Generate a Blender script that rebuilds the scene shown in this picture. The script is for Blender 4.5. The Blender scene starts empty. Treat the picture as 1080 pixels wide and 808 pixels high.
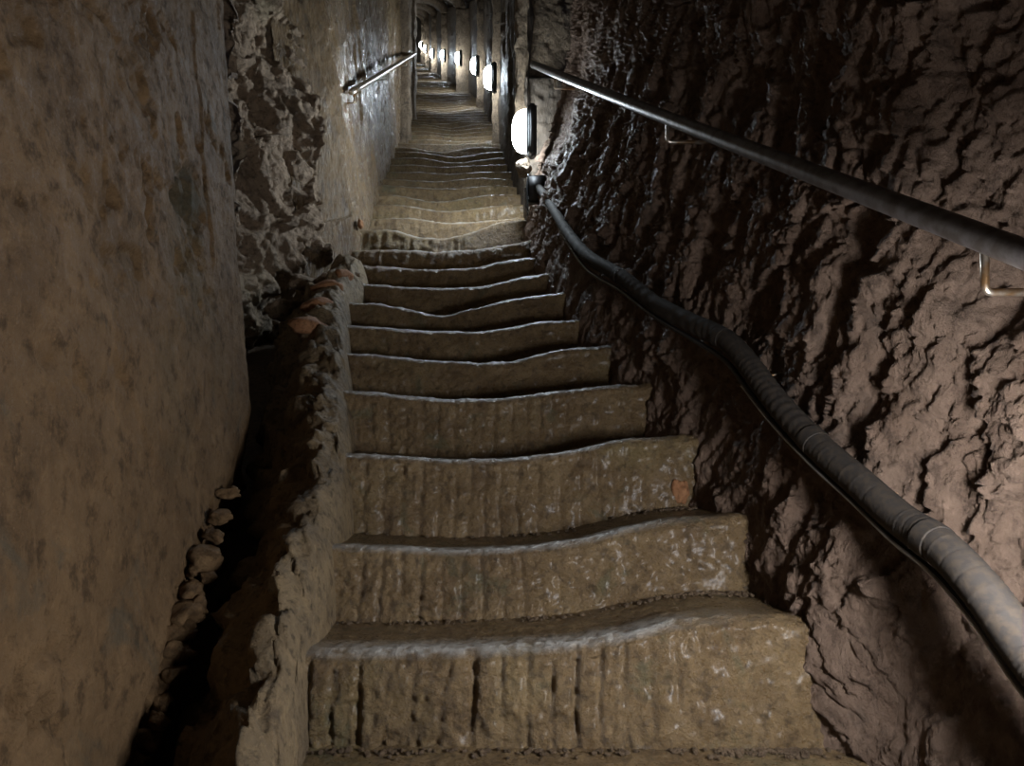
import bpy, bmesh, math, random
import numpy as np
from mathutils import Vector, Matrix

random.seed(7)
C = bpy.context.scene.collection
SC = bpy.context.scene

# ------------------------------------------------------------------ camera
F = 800.0                      # focal length in pixels of a 1080 wide frame
PITCH = math.atan(21.0 / F)    # slightly upwards
cd = bpy.data.cameras.new('camera')
cam = bpy.data.objects.new('camera', cd)
C.objects.link(cam)
cd.sensor_fit = 'HORIZONTAL'; cd.sensor_width = 36.0
cd.lens = F / 1080.0 * 36.0
cd.clip_start = 0.02; cd.clip_end = 200
cam.location = (0, 0, 0)
cam.rotation_euler = (math.pi / 2 + PITCH, 0, 0)
SC.camera = cam

# ------------------------------------------------------------------ world, exposure
w = bpy.data.worlds.new('world'); SC.world = w; w.use_nodes = True
w.node_tree.nodes['Background'].inputs[0].default_value = (0.25, 0.4, 1.0, 1)
w.node_tree.nodes['Background'].inputs[1].default_value = 0.01
SC.view_settings.view_transform = 'Standard'
SC.view_settings.look = 'None'
SC.view_settings.gamma = 1.0
SC.view_settings.use_curve_mapping = False
SC.view_settings.exposure = 1.8
LAMP_STRENGTH = 44.0
LAMP_FAR = 36.0
LAMP_FIRST = 58.0
LAMP_COLOR = (0.97, 0.97, 1.0, 1)
LAMP_COLOR_FAR = (0.80, 0.91, 1.0, 1)

# ------------------------------------------------------------------ helpers
cp, sp_ = math.cos(PITCH), math.sin(PITCH)
def P(px, py, Y):
    u = (px - 540.0) / F; v = (404.0 - py) / F
    t = Y / (cp - v * sp_)
    return (u * t, Y, (sp_ + v * cp) * t)
def zfloor(Y):                                  # line of the step noses
    v = (404.0 - 36.0) / F
    s = (sp_ + v * cp) / (cp - v * sp_)
    return s * Y - 1.41
SLOPE = (zfloor(11) - zfloor(1)) / 10

def h01(ix, iy, iz, seed):
    n = (ix.astype(np.int64) * 374761393 + iy.astype(np.int64) * 668265263 + iz.astype(np.int64) * 2147483647 + seed * 1274126177) & 0xFFFFFFFF
    n = ((n ^ (n >> 13)) * 1274126177) & 0xFFFFFFFF
    n = ((n ^ (n >> 16)) * 2246822519) & 0xFFFFFFFF
    n = n ^ (n >> 15)
    return (n & 0xFFFFFF) / float(0xFFFFFF)
def vn(x, y, z, seed=0):                        # value noise, -1..1
    x, y, z = np.broadcast_arrays(np.asarray(x, float), np.asarray(y, float), np.asarray(z, float))
    xi, yi, zi = np.floor(x), np.floor(y), np.floor(z)
    fx, fy, fz = x - xi, y - yi, z - zi
    fx = fx * fx * (3 - 2 * fx); fy = fy * fy * (3 - 2 * fy); fz = fz * fz * (3 - 2 * fz)
    r = 0
    for a in (0, 1):
        for b in (0, 1):
            for c in (0, 1):
                wgt = (fx if a else 1 - fx) * (fy if b else 1 - fy) * (fz if c else 1 - fz)
                r = r + wgt * h01(xi + a, yi + b, zi + c, seed)
    return r * 2 - 1
def fbm(x, y, z, octv=4, seed=0, gain=.5):
    a, s, t = 1.0, 0, 0
    for o in range(octv):
        s = s + a * vn(x, y, z, seed + o * 17); t += a
        x, y, z = x * 2.03 + 3.1, y * 2.03 + 1.7, z * 2.03 + 5.3; a *= gain
    return s / t
def facet(x, y, seed=0, tilt=1.0):              # broken rock faces: each cell is its own tilted plane
    xi, yi = np.floor(x), np.floor(y)
    best = np.full(x.shape, 9e9); sec = np.full(x.shape, 9e9); out = np.zeros(x.shape)
    for a in (-1, 0, 1):
        for b in (-1, 0, 1):
            cx, cy = xi + a, yi + b; o = np.zeros_like(cx)
            jx, jy = cx + h01(cx, cy, o, seed), cy + h01(cx, cy, o, seed + 1)
            dx, dy = x - jx, y - jy; d = dx * dx + dy * dy
            val = (h01(cx, cy, o, seed + 2) - .5) + tilt * (dx * (h01(cx, cy, o, seed + 3) - .5) * 2 + dy * (h01(cx, cy, o, seed + 4) - .5) * 2)
            m = d < best
            sec = np.where(m, best, np.minimum(sec, d))
            out = np.where(m, val, out); best = np.where(m, d, best)
    return out, np.sqrt(sec) - np.sqrt(best)

def link(name, me, mat=None, parent=None, smooth=True):
    o = bpy.data.objects.new(name, me); C.objects.link(o)
    if mat is not None and not me.materials: me.materials.append(mat)
    if parent is not None: o.parent = parent
    if smooth: me.polygons.foreach_set('use_smooth', [True] * len(me.polygons))
    return o
def tag(o, label=None, cat=None, group=None, kind=None):
    if label: o['label'] = label
    if cat: o['category'] = cat
    if group: o['group'] = group
    if kind: o['kind'] = kind
    return o
def thing(name, label, cat, loc=(0, 0, 0), group=None, kind=None):
    o = bpy.data.objects.new(name, None); C.objects.link(o); o.location = loc
    o.empty_display_size = .1
    return tag(o, label, cat, group, kind)
def grid(name, A, mat, parent=None, closed_v=False, caps=False, flip=False, attr=None):
    nu, nv = A.shape[:2]
    me = bpy.data.meshes.new(name)
    idx = np.arange(nu * nv).reshape(nu, nv)
    if closed_v: idx = np.concatenate([idx, idx[:, :1]], 1)
    a, b, c, d = idx[:-1, :-1], idx[1:, :-1], idx[1:, 1:], idx[:-1, 1:]
    q = np.stack([a, b, c, d] if not flip else [a, d, c, b], -1).reshape(-1, 4)
    faces = [q]
    me.vertices.add(nu * nv); me.vertices.foreach_set('co', A.reshape(-1).astype(np.float32))
    ncap = 2 if caps else 0
    nl = q.size + (2 * nv if caps else 0)
    me.loops.add(nl); me.polygons.add(len(q) + ncap)
    li = q.reshape(-1); ls = np.arange(len(q)) * 4
    if caps:
        c0 = np.arange(nv); c1 = (nu - 1) * nv + np.arange(nv)[::-1]
        if flip: c0, c1 = c0[::-1], c1[::-1]
        li = np.concatenate([li, c0, c1]); ls = np.concatenate([ls, [q.size, q.size + nv]])
    me.loops.foreach_set('vertex_index', li.astype(np.int32))
    me.polygons.foreach_set('loop_start', ls.astype(np.int32))
    me.update(calc_edges=True)
    me.validate()
    if attr is not None:
        at = me.attributes.new('wear', 'FLOAT', 'POINT'); at.data.foreach_set('value', attr.reshape(-1).astype(np.float32))
    return link(name, me, mat, parent)
def normals(A):
    du = np.gradient(A, axis=0); dv = np.gradient(A, axis=1)
    n = np.cross(du, dv); n /= np.linalg.norm(n, axis=-1, keepdims=True) + 1e-9
    return n
def tube(name, pts, r, mat, parent=None, seg=14, ridge=0.0, ridge_p=.02, sub=1, jitter=0.0):
    pts = [Vector(p) for p in pts]
    if sub > 1:                                  # Catmull-Rom through the points
        out = []; n = len(pts)
        for i in range(n - 1):
            p0 = pts[max(0, i - 1)]; p1 = pts[i]; p2 = pts[i + 1]; p3 = pts[min(n - 1, i + 2)]
            for k in range(sub):
                t = k / sub
                out.append(.5 * ((2 * p1) + (p2 - p0) * t + (2 * p0 - 5 * p1 + 4 * p2 - p3) * t * t + (3 * p1 - p0 - 3 * p2 + p3) * t ** 3))
        out.append(pts[-1]); pts = out
    n = len(pts); rows = []; L = 0
    for i, p in enumerate(pts):
        d = (pts[min(n - 1, i + 1)] - pts[max(0, i - 1)]).normalized()
        if i: L += (p - pts[i - 1]).length
        up = Vector((0, 0, 1)) if abs(d.z) < .95 else Vector((1, 0, 0))
        if i == 0: a = d.cross(up).normalized()
        else: a = (a - d * a.dot(d)).normalized()
        b = d.cross(a)
        rr = (r(i / (n - 1)) if callable(r) else r)
        rr += ridge * (1 if int(L / ridge_p * 2) % 2 else 0) + jitter * math.sin(i * 12.9898) * .5
        rows.append([[*(p + a * math.cos(t) * rr + b * math.sin(t) * rr)] for t in (2 * math.pi * k / seg for k in range(seg))])
    return grid(name, np.array(rows), mat, parent, closed_v=True, caps=True, flip=True)
def smooth_corner(pts, r=.02, k=5):
    pts = [Vector(p) for p in pts]; out = [pts[0]]
    for i in range(1, len(pts) - 1):
        a = pts[i] + (pts[i - 1] - pts[i]).normalized() * r; b = pts[i] + (pts[i + 1] - pts[i]).normalized() * r
        for j in range(k + 1):
            t = j / k; out.append(a * (1 - t) ** 2 + pts[i] * 2 * t * (1 - t) + b * t * t)
    out.append(pts[-1]); return out
def lump_mesh(name, sx, sy, sz, seed, mat, sub=3, rough=.25, parent=None, loc=None, rot=0):
    bm = bmesh.new(); bmesh.ops.create_icosphere(bm, subdivisions=sub, radius=1)
    co = np.array([v.co[:] for v in bm.verts])
    # cut by a few random planes so that it reads as broken stone, then roughen
    rng = np.random.RandomState(seed)
    for k in range(9):
        nrm = rng.normal(size=3); nrm /= np.linalg.norm(nrm); d = .62 + .25 * rng.rand()
        e = co @ nrm - d; co = co - np.where(e > 0, e, 0)[:, None] * nrm
    n = fbm(co[:, 0] * 2 + seed, co[:, 1] * 2, co[:, 2] * 2, 3, seed)
    co = co * (1 + rough * n)[:, None] * np.array([sx, sy, sz])
    if rot: c, s = math.cos(rot), math.sin(rot); co = co @ np.array([[c, s, 0], [-s, c, 0], [0, 0, 1]])
    for v, c in zip(bm.verts, co): v.co = c
    me = bpy.data.meshes.new(name); bm.to_mesh(me); bm.free()
    o = link(name, me, mat, parent)
    if loc is not None: o.location = loc
    return o

# ------------------------------------------------------------------ materials
def rock(name, c1, c2, c3, scale=4.0, rough=(.35, .75), bump=.5, bdist=.01, spec=.5, vstretch=1.0, fine=60.0, wear=False, stain=None, stain_amt=.5, gloss_specks=0.0, c2w=.5, coat=0.0, wearcol=(.56, .54, .50), wearamt=.75):  # default wearcol is worn step edge with lamp sheen painted into the colour
    m = bpy.data.materials.new(name); m.use_nodes = True
    nt = m.node_tree; N = nt.nodes; Lk = nt.links; bs = N['Principled BSDF']
    tc = N.new('ShaderNodeTexCoord'); mp = N.new('ShaderNodeMapping')
    mp.inputs['Scale'].default_value = (1, 1, 1.0 / vstretch)
    Lk.new(tc.outputs['Object'], mp.inputs['Vector'])
    def noise(sc, det=6, rg=.6, dist=0.0):
        n = N.new('ShaderNodeTexNoise'); n.inputs['Scale'].default_value = sc; n.inputs['Detail'].default_value = det
        n.inputs['Roughness'].default_value = rg; n.inputs['Distortion'].default_value = dist
        Lk.new(mp.outputs[0], n.inputs['Vector']); return n.outputs['Fac']
    def mapr(s, a, b, c=0.0, d=1.0):
        r = N.new('ShaderNodeMapRange'); r.inputs[1].default_value = a; r.inputs[2].default_value = b
        r.inputs[3].default_value = c; r.inputs[4].default_value = d; Lk.new(s, r.inputs[0]); return r.outputs[0]
    def mix(f, a, b):
        x = N.new('ShaderNodeMix'); x.data_type = 'RGBA'; Lk.new(f, x.inputs[0])
        for v, i in ((a, 6), (b, 7)):
            if isinstance(v, tuple): x.inputs[i].default_value = (*v, 1)
            else: Lk.new(v, x.inputs[i])
        return x.outputs[2]
    n1 = noise(scale, 7, .62, .4); n2 = noise(scale * .37, 4, .6); n3 = noise(fine, 4, .7); n4 = noise(scale * 6, 6, .7)
    col = mix(mapr(n1, .36, .66), c1, c2)
    col = mix(mapr(n2, .55, .70, 0, c2w), col, c3)
    col = mix(mapr(n4, .52, .64, 0, .75), col, tuple(v * .40 for v in c1))
    col = mix(mapr(noise(scale * 3.1, 8, .7, .6), .50, .66, 0, .5), col, tuple(min(1, v * 1.35) for v in c2))
    col = mix(mapr(n3, .60, .75, 0, .4), col, tuple(min(1, v * 1.9) for v in c2))
    if stain:
        n5 = noise(scale * .8, 6, .7, .8)
        col = mix(mapr(n5, .57, .66, 0, stain_amt), col, stain)
    rgh = mapr(n4, .3, .7, rough[0], rough[1])
    if gloss_specks:
        g = mapr(noise(fine * 1.5, 2, .5), .56, .66, 0, gloss_specks)
        x = N.new('ShaderNodeMath'); x.operation = 'SUBTRACT'; x.use_clamp = True; Lk.new(rgh, x.inputs[0]); Lk.new(g, x.inputs[1]); rgh = x.outputs[0]
    if wear:
        at = N.new('ShaderNodeAttribute'); at.attribute_name = 'wear'
        col = mix(mapr(at.outputs['Fac'], 0, 1, 0, wearamt), col, wearcol)
        x = N.new('ShaderNodeMath'); x.operation = 'MULTIPLY_ADD'; Lk.new(at.outputs['Fac'], x.inputs[0]); x.inputs[1].default_value = .12; Lk.new(rgh, x.inputs[2]); x.use_clamp = True
        rgh = x.outputs[0]
    Lk.new(col, bs.inputs['Base Color']); Lk.new(rgh, bs.inputs['Roughness'])
    bs.inputs['Specular IOR Level'].default_value = spec
    bs.inputs['Coat Weight'].default_value = coat; bs.inputs['Coat Roughness'].default_value = .27
    b1 = N.new('ShaderNodeBump'); b1.inputs['Strength'].default_value = min(1, bump * 1.3); b1.inputs['Distance'].default_value = bdist * 1.8
    Lk.new(noise(scale * 7, 10, .72, .2), b1.inputs['Height'])
    b2 = N.new('ShaderNodeBump'); b2.inputs['Strength'].default_value = bump * .8; b2.inputs['Distance'].default_value = bdist * .6
    Lk.new(n3, b2.inputs['Height']); Lk.new(b1.outputs[0], b2.inputs['Normal'])
    Lk.new(b2.outputs[0], bs.inputs['Normal'])
    return m
def plain(name, col, rough=.5, metal=0.0, noise_amt=.3, bump=.1, nscale=40, dirt=None):
    m = bpy.data.materials.new(name); m.use_nodes = True
    nt = m.node_tree; N = nt.nodes; Lk = nt.links; bs = N['Principled BSDF']
    tc = N.new('ShaderNodeTexCoord'); n = N.new('ShaderNodeTexNoise'); n.inputs['Scale'].default_value = nscale; n.inputs['Detail'].default_value = 6
    Lk.new(tc.outputs['Object'], n.inputs['Vector'])
    x = N.new('ShaderNodeMix'); x.data_type = 'RGBA'; x.inputs[6].default_value = (*col, 1)
    x.inputs[7].default_value = (*(dirt or tuple(v * (1 - noise_amt) for v in col)), 1)
    r = N.new('ShaderNodeMapRange'); r.inputs[1].default_value = .42; r.inputs[2].default_value = .62; Lk.new(n.outputs['Fac'], r.inputs[0])
    Lk.new(r.outputs[0], x.inputs[0]); Lk.new(x.outputs[2], bs.inputs['Base Color'])
    r2 = N.new('ShaderNodeMapRange'); r2.inputs[3].default_value = rough * .8; r2.inputs[4].default_value = min(1, rough * 1.3); Lk.new(n.outputs['Fac'], r2.inputs[0]); Lk.new(r2.outputs[0], bs.inputs['Roughness'])
    bs.inputs['Metallic'].default_value = metal
    if rough > .7: bs.inputs['Specular IOR Level'].default_value = .15
    b = N.new('ShaderNodeBump'); b.inputs['Strength'].default_value = bump; b.inputs['Distance'].default_value = .003; Lk.new(n.outputs['Fac'], b.inputs['Height']); Lk.new(b.outputs[0], bs.inputs['Normal'])
    return m
def lampmat(name, s, col=LAMP_COLOR):
    m = bpy.data.materials.new(name); m.use_nodes = True
    b = m.node_tree.nodes['Principled BSDF']; b.inputs['Base Color'].default_value = (.9, .92, .95, 1)
    b.inputs['Emission Color'].default_value = col; b.inputs['Emission Strength'].default_value = s; b.inputs['Roughness'].default_value = .3
    return m
M = {
 'plaster': rock('muddy_plaster', (.125, .074, .034), (.195, .120, .058), (.090, .076, .040), 3.2, (.55, .9), .7, .014, .2, stain=(.07, .072, .055), stain_amt=.5, fine=90, gloss_specks=.15, wear=True, wearcol=(.055, .058, .040), wearamt=.7),
 'tuff': rock('damp_volcanic_rock', (.150, .095, .064), (.225, .155, .112), (.17, .115, .08), 5, (.5, .85), .8, .014, .35, 1.6, stain=(.06, .05, .04), stain_amt=.4, gloss_specks=.2),
 'recess': rock('pale_broken_rock', (.20, .14, .09), (.31, .225, .15), (.24, .20, .12), 6, (.5, .85), .8, .014, .35, stain=(.06, .055, .04), stain_amt=.5),
 'wetwall': rock('wet_streaked_rock', (.13, .085, .045), (.24, .165, .09), (.25, .185, .085), 5, (.16, .42), .9, .022, .6, 4.0, stain=(.05, .045, .035), stain_amt=.5, gloss_specks=.2),
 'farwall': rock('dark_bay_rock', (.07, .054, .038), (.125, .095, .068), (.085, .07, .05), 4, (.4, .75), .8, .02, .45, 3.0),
 'step': rock('wet_worn_stone', (.150, .095, .045), (.24, .165, .082), (.19, .150, .062), 6, (.24, .5), .9, .012, .5, 1.0, wear=True, stain=(.095, .10, .055), stain_amt=.55, fine=75, gloss_specks=.15, coat=.12),
 'kerb': rock('crumbling_kerb_mortar', (.17, .125, .075), (.30, .215, .115), (.20, .15, .09), 6, (.5, .85), .8, .012, .35, stain=(.07, .05, .035), stain_amt=.7),
 'pilaster': rock('rough_pale_render', (.19, .135, .085), (.34, .25, .165), (.22, .17, .115), 8, (.5, .85), 1.0, .03, .4, 1.3, fine=40, stain=(.06, .045, .03), stain_amt=.85),
 'earth': rock('trodden_mud', (.10, .068, .042), (.17, .118, .072), (.10, .07, .05), 8, (.3, .6), .8, .01, .4),
 'brick': rock('orange_brick', (.26, .115, .05), (.34, .17, .08), (.22, .12, .06), 12, (.6, .9), .6, .006, .3),
 'conduit': plain('dusty_black_conduit', (.030, .026, .023), .75, 0, dirt=(.046, .036, .027), nscale=70, bump=.3),
 'rubber': plain('black_rubber_cable', (.02, .02, .022), .35, 0, nscale=30),
 'wirewhite': plain('pale_wire', (.35, .34, .32), .35, 0, nscale=30),
 'rail': plain('dark_steel_pipe', (.15, .135, .13), .42, .45, dirt=(.09, .075, .065), nscale=30, bump=.12),
 'steel': plain('bare_steel_rod', (.62, .58, .50), .3, .9, dirt=(.42, .25, .12), nscale=25),
 'housing': plain('dark_lamp_housing', (.03, .03, .032), .45),
 'box': plain('black_box_plastic', (.025, .026, .03), .4),
 'lamp': lampmat('lit_lamp_glass', LAMP_STRENGTH),
 'lampfirst': lampmat('lit_lamp_glass_first', LAMP_FIRST, LAMP_COLOR_FAR),
 'lampfar': lampmat('lit_lamp_glass_distant', LAMP_FAR, LAMP_COLOR_FAR),
}

# ------------------------------------------------------------------ plan of the tunnel
Lt = np.array([(-6, .72), (-1, -.02), (1.2, -.44), (1.745, -.523), (2.11, -.555), (2.48, -.59), (2.87, -.675), (3.25, -.77), (3.62, -.86), (3.95, -.93), (4.3, -.93), (4.62, -.94), (5.0, -.97), (5.3, -1.0), (7.65, -1.24), (9.9, -1.42), (12.3, -1.60), (14, -1.9), (18, -2.7), (22.5, -3.5), (40, -6.6)])
Rt = np.array([(-6, 2.1), (-1, 1.15), (1.2, .90), (1.55, .82), (1.745, .68), (2.11, .645), (2.48, .60), (2.87, .52), (3.25, .43), (3.62, .34), (3.95, .27), (4.5, .16), (5.3, .08), (5.6, .10), (7.65, -.02), (9.7, -.175), (12.3, -.36), (14, -.54), (16.3, -.79), (18.25, -1.05), (22.5, -1.955), (26.8, -2.71), (31, -3.45), (35.2, -4.11), (40, -4.95)])
def XL(Y): return np.interp(Y, Lt[:, 0], Lt[:, 1])
def XR(Y): return np.interp(Y, Rt[:, 0], Rt[:, 1])
lean_h = [-1, 0, .43, .8, 1.2, 2.6]; lean_x = [-.12, 0, .13, .19, .26, .32]

# ------------------------------------------------------------------ right wall, craggy near part
Ys = [-5.0]
while Ys[-1] < 5.46: Ys.append(Ys[-1] + max(.0036 * max(Ys[-1], 0), .0042 if Ys[-1] > 1.0 else .04))
Ys = np.array(Ys); H = np.arange(-.45, 2.55, .0062)
YY, HH = np.meshgrid(Ys, H, indexing='ij')
def right_disp(Y, h):
    z = h + SLOPE * Y
    wx = Y + .07 * fbm(Y * 5, z * 5, 0, 4, 3); wz = z + .10 * fbm(Y * 5 + 9, z * 5, 0, 4, 4)
    # the crags run steeply, leaning back up the stairs
    a = wx + .22 * wz; b = wz - .2 * wx
    f1, e1 = facet(a * 4.2, b * 2.0, 11, 1.2); f2, e2 = facet(a * 10, b * 5.5, 21, 1.2); f3, e3 = facet(a * 24, b * 14, 31, 1.1); f4, e4 = facet(a * 60, b * 38, 37, 1.0)
    big = fbm(Y * 1.1 + .3 * z, z * .6, 5.5, 2, 41)
    tors = np.abs(fbm(a * 3.2, b * 1.1, 2.2, 4, 43))
    d = .030 * f1 + .022 * f2 + .016 * f3 + .009 * f4 + .030 * big + .10 * np.minimum(tors, .3) + .020 * fbm(Y * 12, z * 8, 0, 5, 51, .6)
    d = d - .012
    fade = np.clip((h + .05) / .25, .6, 1) 
    return d * fade
X = XR(YY) + np.interp(HH, lean_h, lean_x) - right_disp(YY, HH) + .01 + .06 * np.clip((YY - 3.6) / .8, 0, 1) * np.clip((HH - .5) / .4, 0, 1)
A = np.stack([X, YY, zfloor(YY) + HH], -1)
A[..., 1] += .03 * fbm(YY * 6, HH * 6, 2, 3, 77)
wall_right = grid('wall_right', A, M['tuff'], flip=True); tag(wall_right, kind='structure')
def right_surface(Y, h):
    Y = np.array([[float(Y)]]); h = np.array([[float(h)]])
    return float((XR(Y) + np.interp(h, lean_h, lean_x) - right_disp(Y, h) + .01)[0, 0])

# right wall beyond the pale pillar
Ys = [5.40]
while Ys[-1] < 38: Ys.append(Ys[-1] + .0055 * Ys[-1])
Ys = np.array(Ys); H = np.concatenate([np.arange(-.4, 2.1, .022), [2.1, 2.2]])
YY, HH = np.meshgrid(Ys, H, indexing='ij')
zz = HH + SLOPE * YY
f1, e1 = facet(YY * 2.2, zz * .9, 111); f2, _ = facet(YY * 6, zz * 3, 112)
X = XR(YY) + .015 - .03 * f1 - .015 * f2 - .01 * fbm(YY * 8, zz * 6, 0, 3, 113)
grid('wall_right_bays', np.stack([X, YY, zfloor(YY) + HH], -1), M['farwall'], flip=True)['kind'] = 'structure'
wr2 = bpy.data.objects['wall_right_bays']

# ------------------------------------------------------------------ left wall: smooth plaster
Ys = [-5.0]
while Ys[-1] < 3.06: Ys.append(min(3.07, Ys[-1] + (.0075 if Ys[-1] > .9 else .04)))
Ys = np.array(Ys); H = np.arange(-.75, 2.6, .0095)
YY, HH = np.meshgrid(Ys, H, indexing='ij')
zz = zfloor(YY) + HH
def left_disp(Y, z):
    d = .026 * fbm(Y * 1.6, z * 1.2, 1.5, 3, 201) + .010 * fbm(Y * 5, z * 7, 0, 4, 202) + .003 * fbm(Y * 40, z * 40, 0, 3, 203)
    p = fbm(Y * 9, z * 12, 3, 4, 204); msk = np.clip(fbm(Y * 2.2, z * 2.2, 8, 2, 205) * 2.5 + .1, 0, 1)
    d -= .030 * np.clip(p - .20, 0, .25) * msk * 3.0                 # pits and missing flakes
    for cy, cz, ry, rz, dp in ((1.233, -.455, .10, .09, .05), (1.667, .40, .05, .22, .035), (2.31, .66, .16, .12, .03), (1.45, .05, .2, .05, .02), (1.9, .75, .15, .10, .02)):
        g = np.exp(-((Y - cy) / ry) ** 2 - ((z - cz) / rz) ** 2)
        d -= dp * g * np.clip(fbm(Y * 18, z * 22, 6, 4, 219) * 2.2 + .15, 0, 1)
    ck = np.abs(Y - 1.62 - .03 * fbm(0, z * 9, 0, 3, 220)); d -= .008 * np.exp(-(ck / .006) ** 2) * np.clip(1 - np.abs(z - .55) / .28, 0, 1)
    d -= .022 * np.exp(-((z - .862 - .008 * fbm(Y * 12, 0, 1, 3, 5)) / .007) ** 2) * np.clip(1 - ((Y - 1.64) / .12) ** 4, 0, 1)
    f, e = facet(Y * 2.1 + .15 * fbm(Y * 5, z * 5, 0, 3, 7), z * 1.3, 206, .4)
    d += .010 * f
    return d
edge = np.clip((YY - 2.80) / .27, 0, 1)
X = -.66 - .115 * YY - .085 * zz + left_disp(YY, zz) - .10 * edge ** 3
X -= .10 * np.clip((-.05 - HH) / .45, 0, 1) * (1 + .8 * fbm(YY * 9, zz * 9, 0, 3, 210))   # undercut along the foot
wx = YY + .04 * fbm(YY * 6, zz * 4, 4, 3, 215) * edge
wall_left = grid('wall_left', np.stack([X, wx, zz], -1), M['plaster'],
                 attr=np.clip(1.6 - 1.6 * np.sqrt(((YY - 2.31) / .22) ** 2 + ((zz - .62) / .13) ** 2) + .9 * fbm(YY * 12, zz * 14, 0, 4, 222), 0, 1)); tag(wall_left, kind='structure')
def left_surface(Y, h):
    z = zfloor(Y) + h
    return float(-.66 - .115 * Y - .085 * z)

# ------------------------------------------------------------------ left recess rock and wall beyond it
def plan_sheet(name, pl, H, ds, mat, dispf, leanf, parent=None):
    pl = np.array(pl, float); seg = np.linalg.norm(np.diff(pl, axis=0), axis=1); S = np.concatenate([[0], np.cumsum(seg)])
    s = np.arange(0, S[-1], ds); x = np.interp(s, S, pl[:, 0]); y = np.interp(s, S, pl[:, 1])
    k = max(3, int(.10 / ds)); ker = np.ones(k) / k
    xs = np.convolve(np.pad(x, k, 'edge'), ker, 'same')[k:-k]; ys = np.convolve(np.pad(y, k, 'edge'), ker, 'same')[k:-k]
    XX, HHH = np.meshgrid(xs, H, indexing='ij'); Y2, _ = np.meshgrid(ys, H, indexing='ij'); S2, _ = np.meshgrid(s, H, indexing='ij')
    Z = zfloor(Y2) + HHH; XX = XX + leanf(Y2, HHH)
    G = np.stack([XX, Y2, Z], -1); n = normals(G)
    if n[..., 0].mean() < 0: n = -n
    n[..., 2] = 0
    G = G + n * dispf(S2, Y2, Z, HHH)[..., None]
    return grid(name, G, mat, parent)
def d_rec(s, Y, z, h):
    wx = s + .07 * fbm(s * 4, z * 4, 0, 4, 301); wz = z + .07 * fbm(s * 4, z * 4, 5, 4, 302)
    f1, e1 = facet(wx * 3.2, wz * 2.4, 303, 1.1); f2, e2 = facet(wx * 9, wz * 8, 304, 1.0); f3, e3 = facet(wx * 24, wz * 22, 305, .9)
    d = .075 * f1 + .045 * f2 + .018 * f3 + .05 * fbm(s * 2.5, z * 2.2, 0, 3, 306) + .015 * fbm(s * 20, z * 20, 0, 3, 307)
    d -= .22 * np.clip(fbm(wx * 3.6, wz * 2.6, 9, 3, 309) - .15, 0, .3)
    return d
plan_sheet('wall_left_recess', [(-1.15, 3.10), (-1.55, 3.25), (-1.66, 3.9), (-1.48, 4.35), (-1.17, 4.86)], np.arange(-.5, 2.6, .010), .009,
           M['recess'], d_rec, lambda Y, h: -.13 * np.clip(h, 0, 3) * np.clip((Y - 3.2) / 1, 0, 1))['kind'] = 'structure'
def d_far(s, Y, z, h):
    f1, e1 = facet(Y * 2.3 + .3 * fbm(Y * 3, z * 2, 0, 2, 2), z * .9, 311, .8); f2, e2 = facet(Y * 6, z * 2.2, 312, .8); f3, e3 = facet(Y * 16, z * 6, 313, .8)
    return .03 * f1 + .018 * f2 + .008 * f3 + .012 * fbm(Y * 9, z * 5, 0, 3, 314) + .03 * fbm(Y * 1.2, z * .8, 0, 2, 315)
plan_sheet('wall_left_beyond', [(-1.30, 4.70), (-1.12, 4.88), (-1.01, 5.0), (-1.06, 5.4), (-1.29, 7.65), (-1.47, 9.9), (-1.66, 12.3), (-1.95, 14), (-2.75, 18), (-3.55, 22.5), (-6.6, 39)],
           np.concatenate([np.arange(-.4, 2.5, .014), [2.55]]), .026, M['wetwall'], d_far, lambda Y, h: -.155 * np.clip(h, 0, 3) * np.clip((10 - Y) / 5, 0, 1))['kind'] = 'structure'

# ------------------------------------------------------------------ ceiling and the ground under the steps
Ys = np.concatenate([np.arange(-5, 5.5, .12), 5.5 * 1.022 ** np.arange(0, 92)])
T = np.linspace(0, 1, 44); YY, TT = np.meshgrid(Ys, T, indexing='ij')
near = np.clip((6.0 - YY) / .8, 0, 1)
a = XL(YY) - .15 - .75 * near; b = XR(YY) + .14 + .45 * near
X = a + (b - a) * (.5 - .5 * np.cos(math.pi * TT)); Hc = 2.05 + .12 * near + np.sqrt(np.clip(1 - (2 * (X - a) / (b - a) - 1) ** 2, 0, 1)) * (.58 - .2 * near)
Z = zfloor(YY) + Hc + .05 * fbm(X * 3, YY * 3, 0, 4, 401)
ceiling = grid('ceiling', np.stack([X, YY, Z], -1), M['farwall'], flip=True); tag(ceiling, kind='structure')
YY, TT = np.meshgrid(np.linspace(-5, 38, 120), np.linspace(0, 1, 16), indexing='ij')
wide = np.clip((5.2 - YY) / .5, 0, 1)
X = XL(YY) - .35 - .4 * wide + TT * (XR(YY) - XL(YY) + .7 + .5 * wide)
grid('floor', np.stack([X, YY, zfloor(YY) - .42 + .02 * fbm(X * 4, YY * 4, 0, 3, 9)], -1), M['earth'])['kind'] = 'structure'

XX, HH = np.meshgrid(np.linspace(-7.2, -3.8, 40), np.linspace(-.6, 3.0, 40), indexing='ij')
grid('wall_end', np.stack([XX, 37.6 + .1 * fbm(XX * 3, HH * 3, 0, 3, 5), zfloor(37.6) + HH], -1), M['farwall'])['kind'] = 'structure'
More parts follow.
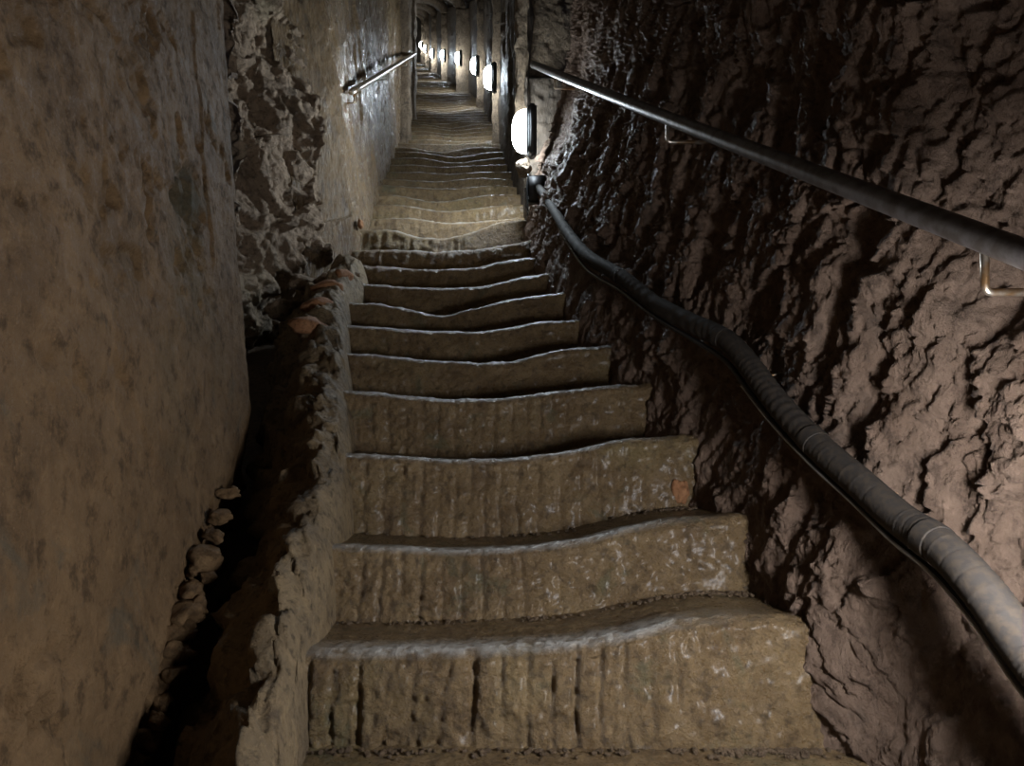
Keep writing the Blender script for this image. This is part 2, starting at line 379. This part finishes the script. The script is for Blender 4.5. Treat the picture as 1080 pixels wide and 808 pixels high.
# ------------------------------------------------------------------ steps
stair = thing('staircase', 'long worn rock cut staircase climbing the tunnel, wet and chisel grooved', 'staircase', (0, 0, 0))
NOSE = {   # points along the front edge of the nearest steps
 1: [(300, 692), (400, 692), (500, 690), (600, 684), (660, 675), (720, 660), (780, 654), (850, 656)],
 2: [(330, 577), (400, 580), (470, 583), (540, 581), (610, 573), (660, 560), (710, 550), (780, 545)],
 3: [(350, 478), (420, 482), (480, 486), (545, 484), (600, 477), (650, 465), (700, 461), (745, 459)],
 4: [(350, 410), (410, 415), (470, 421), (530, 420), (585, 413), (640, 406), (695, 404)],
 5: [(348, 370), (400, 374), (450, 379), (510, 382), (545, 380), (575, 371), (605, 366), (650, 364)],
 6: [(347, 341), (400, 344), (450, 348), (505, 349), (540, 344), (570, 338), (617, 336)],
 7: [(350, 317), (400, 319), (430, 325), (465, 333), (500, 324), (540, 314), (595, 307)],
 8: [(368, 296), (420, 301), (470, 303), (510, 301), (545, 292), (575, 287)],
 9: [(372, 278), (410, 280), (450, 283), (500, 281), (535, 273), (568, 268)],
 10: [(385, 262), (420, 262), (460, 264), (500, 262), (540, 256), (565, 250)],
 11: [(388, 241), (415, 241), (440, 249), (470, 250), (500, 243), (525, 233), (560, 229)],
}
YN = [1.36, 1.745, 2.11, 2.48, 2.87, 3.25, 3.62, 3.95, 4.30, 4.62, 4.95, 5.30]
y = 5.30
while y < 37: y += .39 + .02 * math.sin(y * 9.1); YN.append(y)
low = []
y = 1.36
while y > -4.6: y -= .38; low.append(y)
allY = low[::-1] + YN; first = len(low)
def nose_z(k, x):
    if k in NOSE:
        p = np.array([P(a, b, YN[k]) for a, b in NOSE[k]])
        xs = np.linspace(p[0, 0] - .3, p[-1, 0] + .4, 200); zs = np.interp(xs, p[:, 0], p[:, 2])
        ker = np.hanning(13); ker /= ker.sum(); zs = np.convolve(np.pad(zs, 6, 'edge'), ker, 'valid')
        return np.interp(x, xs, zs)
    Yk = allY[k + first]
    a, b = XL(Yk), XR(Yk); u = np.clip((x - a) / (b - a), 0, 1)
    if k == 0: return -.752 + 0 * x
    if k < 0: return zfloor(Yk) - .02 * np.exp(-((u - .42) / .2) ** 2)
    rs = random.Random(k); c = rs.uniform(.38, .58); d = rs.uniform(.02, .05)
    return zfloor(Yk) + .02 - d * np.exp(-((u - c) / .22) ** 2) + .012 * np.sin(u * 7 + k)
for j in range(len(allY) - 1):
    k = j - first; Yk = allY[j]; Yn = allY[j + 1]
    a, b = float(XL(Yk)) - .10, float(XR(Yk)) + (.10 if k > 0 else .2)
    if k >= 10: a -= .05; b += .05
    dx = max(.0030 * max(Yk, 1.0), .004) if Yk > 1 else .03
    nx = max(24, min(330, int((b - a) / dx))); x = np.linspace(a, b, nx)
    res = 1.0 if Yk < 2.2 and k >= 0 else max(.16, 2.0 / max(Yk, .5)) if k >= 0 else .15
    nr, nn, ntd = max(6, int(52 * res)), max(5, int(10 * res)), max(4, int(30 * res))
    z = nose_z(k, x); zb = nose_z(k - 1, x) if j else z - .2
    batter = .055 if k in (1, 2, 3) else .035
    r = .030
    rows = []; kinds = []
    zb2 = zb - .06
    for i in range(nr):
        t = i / nr; rows.append((Yk + r * .4 - batter * (1 - t), zb2 + (z - r - zb2) * t)); kinds.append((0, t))
    for i in range(nn + 1):
        t = i / nn; an = t * math.pi / 2
        rows.append((Yk + r * .4 + r * 1.5 * (1 - math.cos(an)), z - r + r * math.sin(an))); kinds.append((1, t))
    y0 = Yk + r * 1.9
    for i in range(1, ntd + 1):
        t = i / ntd; rows.append((y0 + (Yn + .04 - y0) * t, z - .018 * min(1, t * 2.5) * (1 if k < 6 else 0))); kinds.append((2, t))
    rows.append((Yn + .04, z - .30)); kinds.append((3, 0))
    rows.append((Yk + .02, zb2 - .06)); kinds.append((3, 1))
    nv = len(rows); G = np.zeros((nx, nv, 3)); wr = np.zeros((nx, nv))
    for i, ((yy_, z_), (kd, t)) in enumerate(zip(rows, kinds)):
        G[:, i, 0] = x; G[:, i, 1] = yy_; G[:, i, 2] = z_
    u = (x - XL(Yk)) / max(.3, XR(Yk) - XL(Yk))
    X2 = G[..., 0]; Z2 = G[..., 2]; Y2 = G[..., 1]
    seed = 500 + k * 7
    # chisel grooves
    per = .058 if k < 4 else .062
    ph = (X2 + .010 * fbm(X2 * 5, Z2 * 9, k, 2, seed)) / per + .5 * vn(X2 * 4, 0, k, seed)
    fr = ph - np.floor(ph); cell = h01(np.floor(ph), np.zeros_like(ph) + k, np.zeros_like(ph), 5)
    g = np.exp(-((fr - .5) / .13) ** 2)
    if k in (1, 2): mask = np.clip((.95 - u) / .3, 0, 1) if k == 1 else np.clip((.62 - u) / .2, 0, 1) * .8
    elif k in (5, 6, 7, 8): mask = np.clip((.8 - u) / .3, 0, 1) * .35
    elif k > 11: mask = u * 0 + .6
    else: mask = np.clip((.88 - u) / .25, 0, 1)
    isr = np.array([1.0 if kd == 0 else (.8 * (1 - t) if kd == 1 else 0.0) for kd, t in kinds])
    tt = np.array([t if kd == 0 else 1 for kd, t in kinds])
    groove = g * (.62 + .38 * cell) * mask[:, None] * isr[None] * np.clip(.95 + .9 * vn(X2 * 30, Z2 * 14, k, seed + 3), .3, 1.6)
    rough = fbm(X2 * 22, Z2 * 22, Y2 * 22, 3, seed + 5); rgh2 = fbm(X2 * 70, Z2 * 55, Y2 * 70, 3, seed + 6); big = fbm(X2 * 3.5, Z2 * 5, k, 2, seed + 7)
    sc_ = 1.0 if k < 12 else 1.4
    topf = np.array([1.0 if kd < 2 else (.35 if kd == 2 else 0) for kd, t in kinds])[None]
    G[..., 1] += (groove * .0120 * sc_ - (.011 * rough + .0085 * rgh2 * np.clip(1.5 - 1.4 * u[:, None], .25, 1.2) + .016 * big) * isr[None])
    G[..., 2] += np.where(np.array([kd in (1, 2) for kd, t in kinds])[None], .004 * rgh2 + .006 * rough * topf, 0)
    en = np.clip((u - .95) / .13, 0, 1)[:, None] * (1 if k > 0 else 0)
    G[..., 0] += en * (.035 * fbm(0 * X2, Z2 * 14, k + .5, 4, seed + 9))
    G[..., 1] += .035 * en ** 2 * isr[None] + .03 * en * fbm(X2 * 12, Z2 * 12, k, 3, seed + 11) * isr[None]
    G[..., 2] += en * .03 * fbm(X2 * 14, k, 3, 3, seed + 10) - .012 * en ** 2
    # worn band along the front edge, its wet lamplit sheen painted in as pale colour
    band = np.array([0 if kd == 0 else (np.clip((t - .3) / .4, 0, 1) if kd == 1 else (math.exp(-((t) / (.16 if k < 4 else .12)) ** 2) if kd == 2 else 0)) for kd, t in kinds])[None]
    wr = band * np.clip(1.3 * np.exp(-((u - .42) / .36) ** 4), 0, 1)[:, None] * np.clip(.75 + 1.1 * rough + 1.5 * rgh2, .12, 1)
    st = grid('step', G, M['step'], stair, closed_v=True, caps=True, attr=wr)

# ------------------------------------------------------------------ kerb on the left of the steps
Ys = np.arange(-4.5, 4.45, .011)
prof = [(.07, -.30), (.055, -.10), (.035, -.01), (.015, .03), (-.02, .045), (-.05, .025), (-.085, -.02), (-.12, -.08), (-.15, -.15), (-.175, -.23), (-.19, -.34)]
pp = np.array(prof); sprm = np.linspace(0, 1, len(prof)); ss = np.linspace(0, 1, 46)
px_, pz_ = np.interp(ss, sprm, pp[:, 0]), np.interp(ss, sprm, pp[:, 1])
YY, PX = np.meshgrid(Ys, px_, indexing='ij'); _, PZ = np.meshgrid(Ys, pz_, indexing='ij'); _, SS = np.meshgrid(Ys, ss, indexing='ij')
wd = np.interp(YY, [-5, 1.7, 2.5, 3.3, 4.45], [1.0, 1.0, 1.25, 1.5, 1.6])
kz = zfloor(YY) + .02 + .025 * np.clip((YY - 2.4) / 1, 0, 1)
dd = (.035 + .045 * SS) * fbm(YY * 9, SS * 7, 0, 4, 601) + (.018 + .04 * SS) * facet(YY * 11, SS * 8, 602)[0] + .008 * fbm(YY * 50, SS * 30, 0, 3, 603)
G = np.stack([XL(YY) + PX * wd - dd * .9 * SS, YY, kz + PZ + dd * (1 - .5 * SS)], -1)
kerb = thing('kerb', 'crumbling pale mortar kerb along the left ends of the steps, beside dark gutter', 'kerb', (0, 0, 0))
grid('kerb_body', G, M['kerb'], kerb, closed_v=True, caps=True)
for q, (Y, off, sz) in enumerate([(3.95, .03, (.095, .075, .05)), (3.70, .06, (.11, .075, .05)), (3.42, .10, (.12, .09, .055)), (4.14, .0, (.08, .06, .045))]):
    o = lump_mesh('brick', *sz, 60 + q, M['brick'], 3, .18, kerb, (float(XL(Y)) - off, Y, zfloor(Y) + .062), .4 * q)
    o['label'] = 'orange broken brick bedded in the kerb'
for q, (px, py, Y, s) in enumerate([(362, 292, 4.28, (.09, .09, .055)), (345, 300, 4.15, (.08, .08, .06)), (322, 300, 4.2, (.11, .09, .06)), (300, 325, 4.0, (.10, .1, .07))]):
    lump_mesh('boulder', *s, 40 + q, M['recess'], 4, .25, kerb, P(px, py, Y))

# orange brick fragment let into the third riser
x, yy_, z = P(719, 518, 2.45)
lump_mesh('brick_fragment', .034, .020, .050, 83, M['brick'], 3, .45, stair, (x, yy_ + .012, z))['label'] = 'orange brick fragment at right end of riser'

# ------------------------------------------------------------------ pilasters and arch bands
def pilaster(name, Y, xin, xout, depth, parent, left=False, h1=2.2, mat=None, seed=1, base=-.35):
    """block whose camera-facing side spans xin..xout"""
    zs = np.arange(base, h1, .018 if Y < 8 else .05)
    n = 26 if Y < 8 else 12
    # section: front face then inner side then back
    if not left: sec = [(xout, Y)] + [(xout + (xin - xout) * t, Y) for t in np.linspace(0, 1, n)[1:]] + [(xin - .02 * 0, Y + depth * t) for t in np.linspace(0, 1, n // 2)[1:]] + [(xout, Y + depth)]
    else: sec = [(xout, Y)] + [(xout + (xin - xout) * t, Y) for t in np.linspace(0, 1, n)[1:]] + [(xin, Y + depth * t) for t in np.linspace(0, 1, n // 2)[1:]] + [(xout, Y + depth)]
    sec = np.array(sec)
    ZZ, XX = np.meshgrid(zs, sec[:, 0], indexing='ij'); _, YYY = np.meshgrid(zs, sec[:, 1], indexing='ij')
    amp = .05 if Y < 8 else .02 * (Y / 10)
    d1 = fbm(XX * 9, ZZ * 6, YYY * 9, 4, seed); d2 = fbm(XX * 30, ZZ * 26, YYY * 30, 3, seed + 1)
    sgn = 1 if left else -1
    side = np.clip(np.abs(XX - xout) / abs(xin - xout), 0, 1)
    edge_w = .022 * fbm(0, ZZ * 7, seed, 4, seed + 2) + .012 * fbm(0, ZZ * 25, seed, 3, seed + 4)
    G = np.stack([XX + sgn * (amp * d1 * .5 + edge_w) * side, YYY - amp * d1 - amp * .5 * d2, zfloor(Y) + ZZ], -1)
    return grid(name, G, mat or M['pilaster'], parent, closed_v=True, caps=True, flip=left)
pilaster('pilaster', 5.62, P(545, 100, 5.5)[0], P(573, 100, 5.5)[0] + .30, .35, wall_right, seed=701, h1=2.75, base=.62)
pilaster('pilaster_foot', 5.50, .10, .60, .45, wall_right, seed=705, h1=1.1, mat=M['farwall'])
PIL = [(9.75, 525.5, 519.5), (14.0, 509, 503), (18.25, 494, 481), (22.5, 470.5, 465), (26.8, 459, 455), (31.0, 451, 448), (35.2, 446.5, 444)]
for q, (Y, po, pi_) in enumerate(PIL):
    xi, xo = P(pi_, 60, Y)[0], P(po, 60, Y)[0]
    pilaster('pilaster', Y, xi, xo + .14, .30, wr2, seed=710 + q * 3, h1=2.10)
    # matching arch band over the vault
    xl = float(XL(Y)) - .03; cx, rx = (xi + xl) / 2, (xi - xl) / 2
    th = np.linspace(0, math.pi, 40); rows = []
    for t in th:
        c, s = math.cos(t), math.sin(t)
        jit = .012 * math.sin(t * 31 + q)
        rows.append([(cx + (rx + jit) * c, Y, zfloor(Y) + 2.05 + (.46 + jit) * s), (cx + (rx + .22) * c, Y, zfloor(Y) + 2.05 + .70 * s),
                     (cx + (rx + .22) * c, Y + .3, zfloor(Y) + 2.05 + .70 * s), (cx + (rx + jit) * c, Y + .3, zfloor(Y) + 2.05 + (.46 + jit) * s)])
    grid('arch_band', np.array(rows), M['pilaster'], ceiling, closed_v=True, caps=True)
wl2 = bpy.data.objects['wall_left_beyond']
pilaster('pilaster', 9.9, P(431, 100, 9.9)[0], P(422, 100, 9.9)[0] - .12, .28, wl2, left=True, seed=760, h1=2.3)
pilaster('pilaster', 12.4, P(437, 100, 12.4)[0], P(432, 100, 12.4)[0] - .12, .28, wl2, left=True, seed=765, h1=2.3)
for q, Y in enumerate([14.0, 18.25, 22.5, 26.8, 31.0, 35.2]):
    pilaster('pilaster', Y, float(XL(Y)) + .06, float(XL(Y)) - .2, .28, wl2, left=True, seed=770 + q, h1=2.1)

for px, py, Y, sz in ((357, 128, 5.08, (.03, .04, .05)), (362, 118, 5.15, (.025, .03, .03)), (380, 236, 5.03, (.022, .03, .035))):
    lump_mesh('brick_fragment', *sz, 87 + px, M['brick'], 3, .4, wl2, P(px, py, Y))['label'] = 'orange brick fragment showing in the wall'
# ------------------------------------------------------------------ lamps
def make_lamp(Y, x, z, label, cat='lamp', s=1.0, far=False, first=False):
    t = thing('wall_lamp', label, cat, (x, Y, z), 'oval bulkhead lamps along the right wall')
    # glass dome bulging out of the wall towards the stairs
    nu, nv = (28, 30) if not far else (14, 16)
    rows = []
    for i in range(nu):
        a = (i / (nu - 1)) * math.pi / 2
        rr, dpt = math.sin(a) ** .75 if a > 0 else 0, math.cos(a) ** .8 if i < nu - 1 else 0
        row = []
        for k in range(nv):
            b = 2 * math.pi * k / nv
            cb, sb = math.cos(b), math.sin(b)
            sx = math.copysign(abs(cb) ** .75, cb); sz = math.copysign(abs(sb) ** .75, sb)
            row.append((-.105 * dpt * s, .080 * rr * sx * s, .150 * rr * sz * s))
        rows.append(row)
    grid('glass_dome', np.array(rows), M['lampfar'] if far else (M['lampfirst'] if first else M['lamp']), t, closed_v=True)
    bm = bmesh.new(); bmesh.ops.create_cube(bm, size=1)
    for v in bm.verts: v.co = Vector((v.co.x * .06 + .034, v.co.y * .19, v.co.z * .335)) * s
    bmesh.ops.bevel(bm, geom=bm.edges[:], offset=.014 * s, segments=3, affect='EDGES')
    me = bpy.data.meshes.new('housing'); bm.to_mesh(me); bm.free(); link('housing', me, M['housing'], t)
    # rim ring round the glass
    pts = []
    for k in range(25):
        b = 2 * math.pi * k / 24; cb, sb = math.cos(b), math.sin(b)
        pts.append((-.002, .084 * s * math.copysign(abs(cb) ** .75, cb), .155 * s * math.copysign(abs(sb) ** .75, sb)))
    tube('rim', pts, .006 * s, M['housing'], t, 8)
    return t
LP = [(5.20, 556, 139), (9.42, 518.5, 82), (13.7, 502, 69.5), (17.95, 484.5, 61.5), (22.2, 468, 58.5), (26.5, 456.5, 56.5), (30.7, 449, 51.5), (34.9, 444.5, 47.5)]
LL = ['nearest bright oval wall lamp, beside pale pillar above black junction box',
      'second nearest lit oval wall lamp up the stairs, at foot of thin pale pilaster',
      'third lit lamp up the right wall, just beyond the second',
      'fourth lit lamp up the right wall, in front of the broad pilaster',
      'fifth lit lamp up the right wall, small and slightly below the sixth',
      'sixth lit lamp up the tunnel, a small bright spot',
      'seventh lit lamp, tiny bright spot just below the last one',
      'farthest tiny lit lamp at the top of the stairs, above the end of left handrail']
for q, ((Y, px, py), lb) in enumerate(zip(LP, LL)):
    x, _, z = P(px, py, Y)
    make_lamp(Y, x, z, lb, far=q > 0, first=q == 0)
Y0 = 0.95
make_lamp(Y0, .85, zfloor(Y0) + .78, 'lit oval wall lamp below the handrail beside the viewer, outside the frame')
make_lamp(-3.3, float(XR(-3.3)) + .02, zfloor(-3.3) + .78, 'lit oval wall lamp lower down the stairs behind the viewer, outside the frame', far=True)

# stone, junction box, lead under the first lamp
x, _, z = P(557, 174, 5.16)
o = lump_mesh('stone_block', .055, .06, .075, 91, M['pilaster'], 4, .3, None, (x - .03, 5.24, z)); tag(o, 'pale lumpy stone just under the nearest lamp', 'stone')
jb = thing('junction_box', 'black junction box below the nearest lamp where thick conduit begins', 'electrical box', (P(566, 201, 5.08)[0], 5.08, P(566, 201, 5.08)[2]))
def boxm(name, dims, mat, parent, loc=(0, 0, 0), bev=.006):
    bm = bmesh.new(); bmesh.ops.create_cube(bm, size=1)
    for v in bm.verts: v.co = Vector((v.co.x * dims[0], v.co.y * dims[1], v.co.z * dims[2]))
    bmesh.ops.bevel(bm, geom=bm.edges[:], offset=bev, segments=2, affect='EDGES')
    me = bpy.data.meshes.new(name); bm.to_mesh(me); bm.free(); o = link(name, me, mat, parent); o.location = loc; return o
boxm('box_body', (.11, .08, .17), M['box'], jb); boxm('lid', (.12, .012, .18), M['box'], jb, (0, -.045, 0))
tube('lead', [P(557, 184, 5.12), P(556, 200, 5.08), P(557, 222, 5.02)], .006, M['rubber'], jb, 8, sub=5)
for o in [c for c in C.objects if c.name.startswith('lead')]:
    o.location = tuple(-v for v in jb.location)

# ------------------------------------------------------------------ conduit along the right wall
cond = thing('conduit', 'thick dusty black flexible conduit clipped along the right wall below the handrail', 'conduit', (0, 0, 0))
CP = [(1260, 905, .98), (1130, 745, 1.17), (1085, 690, 1.25), (1035, 622, 1.34), (990, 575, 1.45), (950, 548, 1.56), (905, 508, 1.70), (862, 470, 1.85), (820, 425, 2.03), (790, 385, 2.19), (765, 358, 2.33), (728, 340, 2.53), (690, 320, 2.78), (655, 292, 3.10), (622, 272, 3.50), (602, 250, 3.98), (588, 228, 4.42), (577, 210, 4.80), (568, 198, 5.03)]
pts = [P(*p) for p in CP]
tube('sheath', pts, lambda t: .038 - .011 * t, M['conduit'], cond, 18, ridge=.0014, ridge_p=.011, sub=26)
for i in (4, 7, 10, 13):
    a_, b_ = Vector(pts[i]), Vector(pts[i + 1]); d = (b_ - a_).normalized()
    tube('tape_band', [a_ + d * .0, a_ + d * .004, a_ + d * .035, a_ + d * .039], [.0385, .0365, .034, .033][[4, 7, 10, 13].index(i)], M['conduit'], cond, 18)
for i in (6, 9, 12, 15):
    a_ = Vector(pts[i]); tube('wall_clip', [a_ + Vector((-.005, 0, -.03)), a_ + Vector((.03, 0, -.035)), a_ + Vector((.12, 0, -.02))], .005, M['steel'], cond, 8, sub=4)
c2 = [(p[0] + dx, p[1], p[2] - dz) for p, dx, dz in zip(pts, [.0] * 20, [.05, .055, .062, .060, .058, .052, .05, .052, .060, .07, .062, .05, .045, .055, .062, .05, .04, .03, .01])]
o = tube('cable', [(a - .004, b, c) for a, b, c in c2], lambda t: .0085, M['rubber'], None, 10, sub=12); tag(o, 'thin black cable sagging just under the thick conduit on right wall', 'cable')
o = tube('wire', [(a - .022, b, c + .010) for a, b, c in c2[:10]], .0034, M['wirewhite'], None, 8, sub=10); tag(o, 'thin pale wire running below conduit at lower right, catching the light', 'wire')

# ------------------------------------------------------------------ handrails
def rail_at(Y): return Vector((1.111 - .18 * Y, Y, 0))
hr = thing('handrail', 'dark steel pipe handrail on the right wall, running down past the viewer', 'handrail', (0, 0, 0))
pa = P(567, 70, 5.15); pb = P(1080, 268, 1.29)
pa, pb = Vector(pa), Vector(pb); dr = (pb - pa).normalized()
tube('rail_pipe', [pa, pa + dr * .004, pa + (pb - pa) * .5 + Vector((0, 0, -.006)), pb, pb + dr * .9], .025, M['rail'], hr, 24, sub=8)
def bracket(p, out, drop, parent, side=1, r=.006, roff=.02):
    p = Vector(p); out_ = Vector((out * side, .02, 0))
    tube('bracket', smooth_corner([p + Vector((0, 0, -roff * .5)), p + Vector((0, 0, -drop)), p + Vector((0, 0, -drop + .004)) + out_], .014), r, M['steel'], parent, 10)
for px in (587, 707, 1043):
    Y = 1.111 / ((px - 540) / F + .18)
    t = (Y - pa.y) / (pb.y - pa.y); p = pa + (pb - pa) * t
    bracket(p, .24, .098, hr, 1, .0075)
hl = thing('handrail', 'bright steel handrail on the left wall farther up the stairs', 'handrail', (0, 0, 0))
qa, qb = Vector(P(371, 97, 5.15)), Vector(P(438, 56, 10.6))
qa.x += .0
dq = (qb - qa)
tube('rail_pipe', [qa, qa + dq * .3, qa + dq * .65, qb], .022, M['steel'], hl, 18, sub=4)
for t in (.02, .38, .75):
    bracket(qa + dq * t, .22, .09, hl, -1, .006)

# ------------------------------------------------------------------ rubble along the foot of the left wall
RB = [(214, 640, 1.93, .024, None), (172, 760, 1.68, .022, None), (160, 780, 1.66, .026, None), (196, 690, 1.82, .022, None), (188, 712, 1.78, .024, None), (156, 728, 1.74, .045, None), (200, 660, 1.88, .020, None), (130, 800, 1.64, .04, None), (225, 610, 2.0, .02, None), (222, 588, 2.05, .040, 'broad flat topped muddy stone at foot of left wall, highest of the rubble'), (205, 625, 1.95, .032, None), (198, 648, 1.90, .036, None), (190, 668, 1.85, .028, None), (182, 690, 1.82, .034, None), (170, 702, 1.80, .040, 'pale wet stone in the rubble at foot of left wall, beside gutter'),
      (165, 725, 1.76, .030, None), (152, 748, 1.72, .028, None), (146, 770, 1.70, .036, None), (136, 788, 1.67, .030, None), (140, 806, 1.63, .034, None), (236, 545, 2.22, .026, None), (246, 520, 2.35, .022, None), (178, 742, 1.72, .020, None), (210, 602, 2.0, .02, None), (228, 565, 2.12, .024, None)]
for q, (px, py, Y, r, lb) in enumerate(RB):
    x, _, z = P(px, py, Y)
    o = lump_mesh('rubble_stone', r * 1.1, r * 1.5, r * 1.0, 100 + q, M['plaster'], 3, .55, None, (x - .012, Y, z), q * .7)
    tag(o, lb or 'small muddy lump of rubble between left wall and dark gutter', 'stone', 'rubble at the foot of the left wall')

# crumbs of earth where riser meets tread
bm = bmesh.new(); rs = random.Random(3)
for k in (1, 2, 3):
    Yk = YN[k]; n = {1: 320, 2: 220, 3: 90}[k]
    for i in range(n):
        x = rs.uniform(float(XL(Yk)), float(XR(Yk)) + (.12 if k == 1 else .02)); 
        if rs.random() < .5: x = float(XR(Yk)) - abs(rs.gauss(0, .12))
        zz_ = float(nose_z(k - 1, np.array([x]))[0]) - .014
        s = rs.uniform(.0025, .009); yy_ = Yk - .045 - abs(rs.gauss(0, .018))
        mt = Matrix.Translation((x, yy_, zz_)) @ Matrix.Rotation(rs.uniform(0, 6), 4, 'Z') @ Matrix.Diagonal((s, s * rs.uniform(.6, 1.2), s * .7, 1))
        bmesh.ops.create_icosphere(bm, subdivisions=1, radius=1, matrix=mt)
me = bpy.data.meshes.new('earth_crumbs'); bm.to_mesh(me); bm.free()
tag(link('earth_crumbs', me, M['earth'], None, smooth=False), 'dark crumbs of earth lying where risers meet treads', 'earth', kind='stuff')
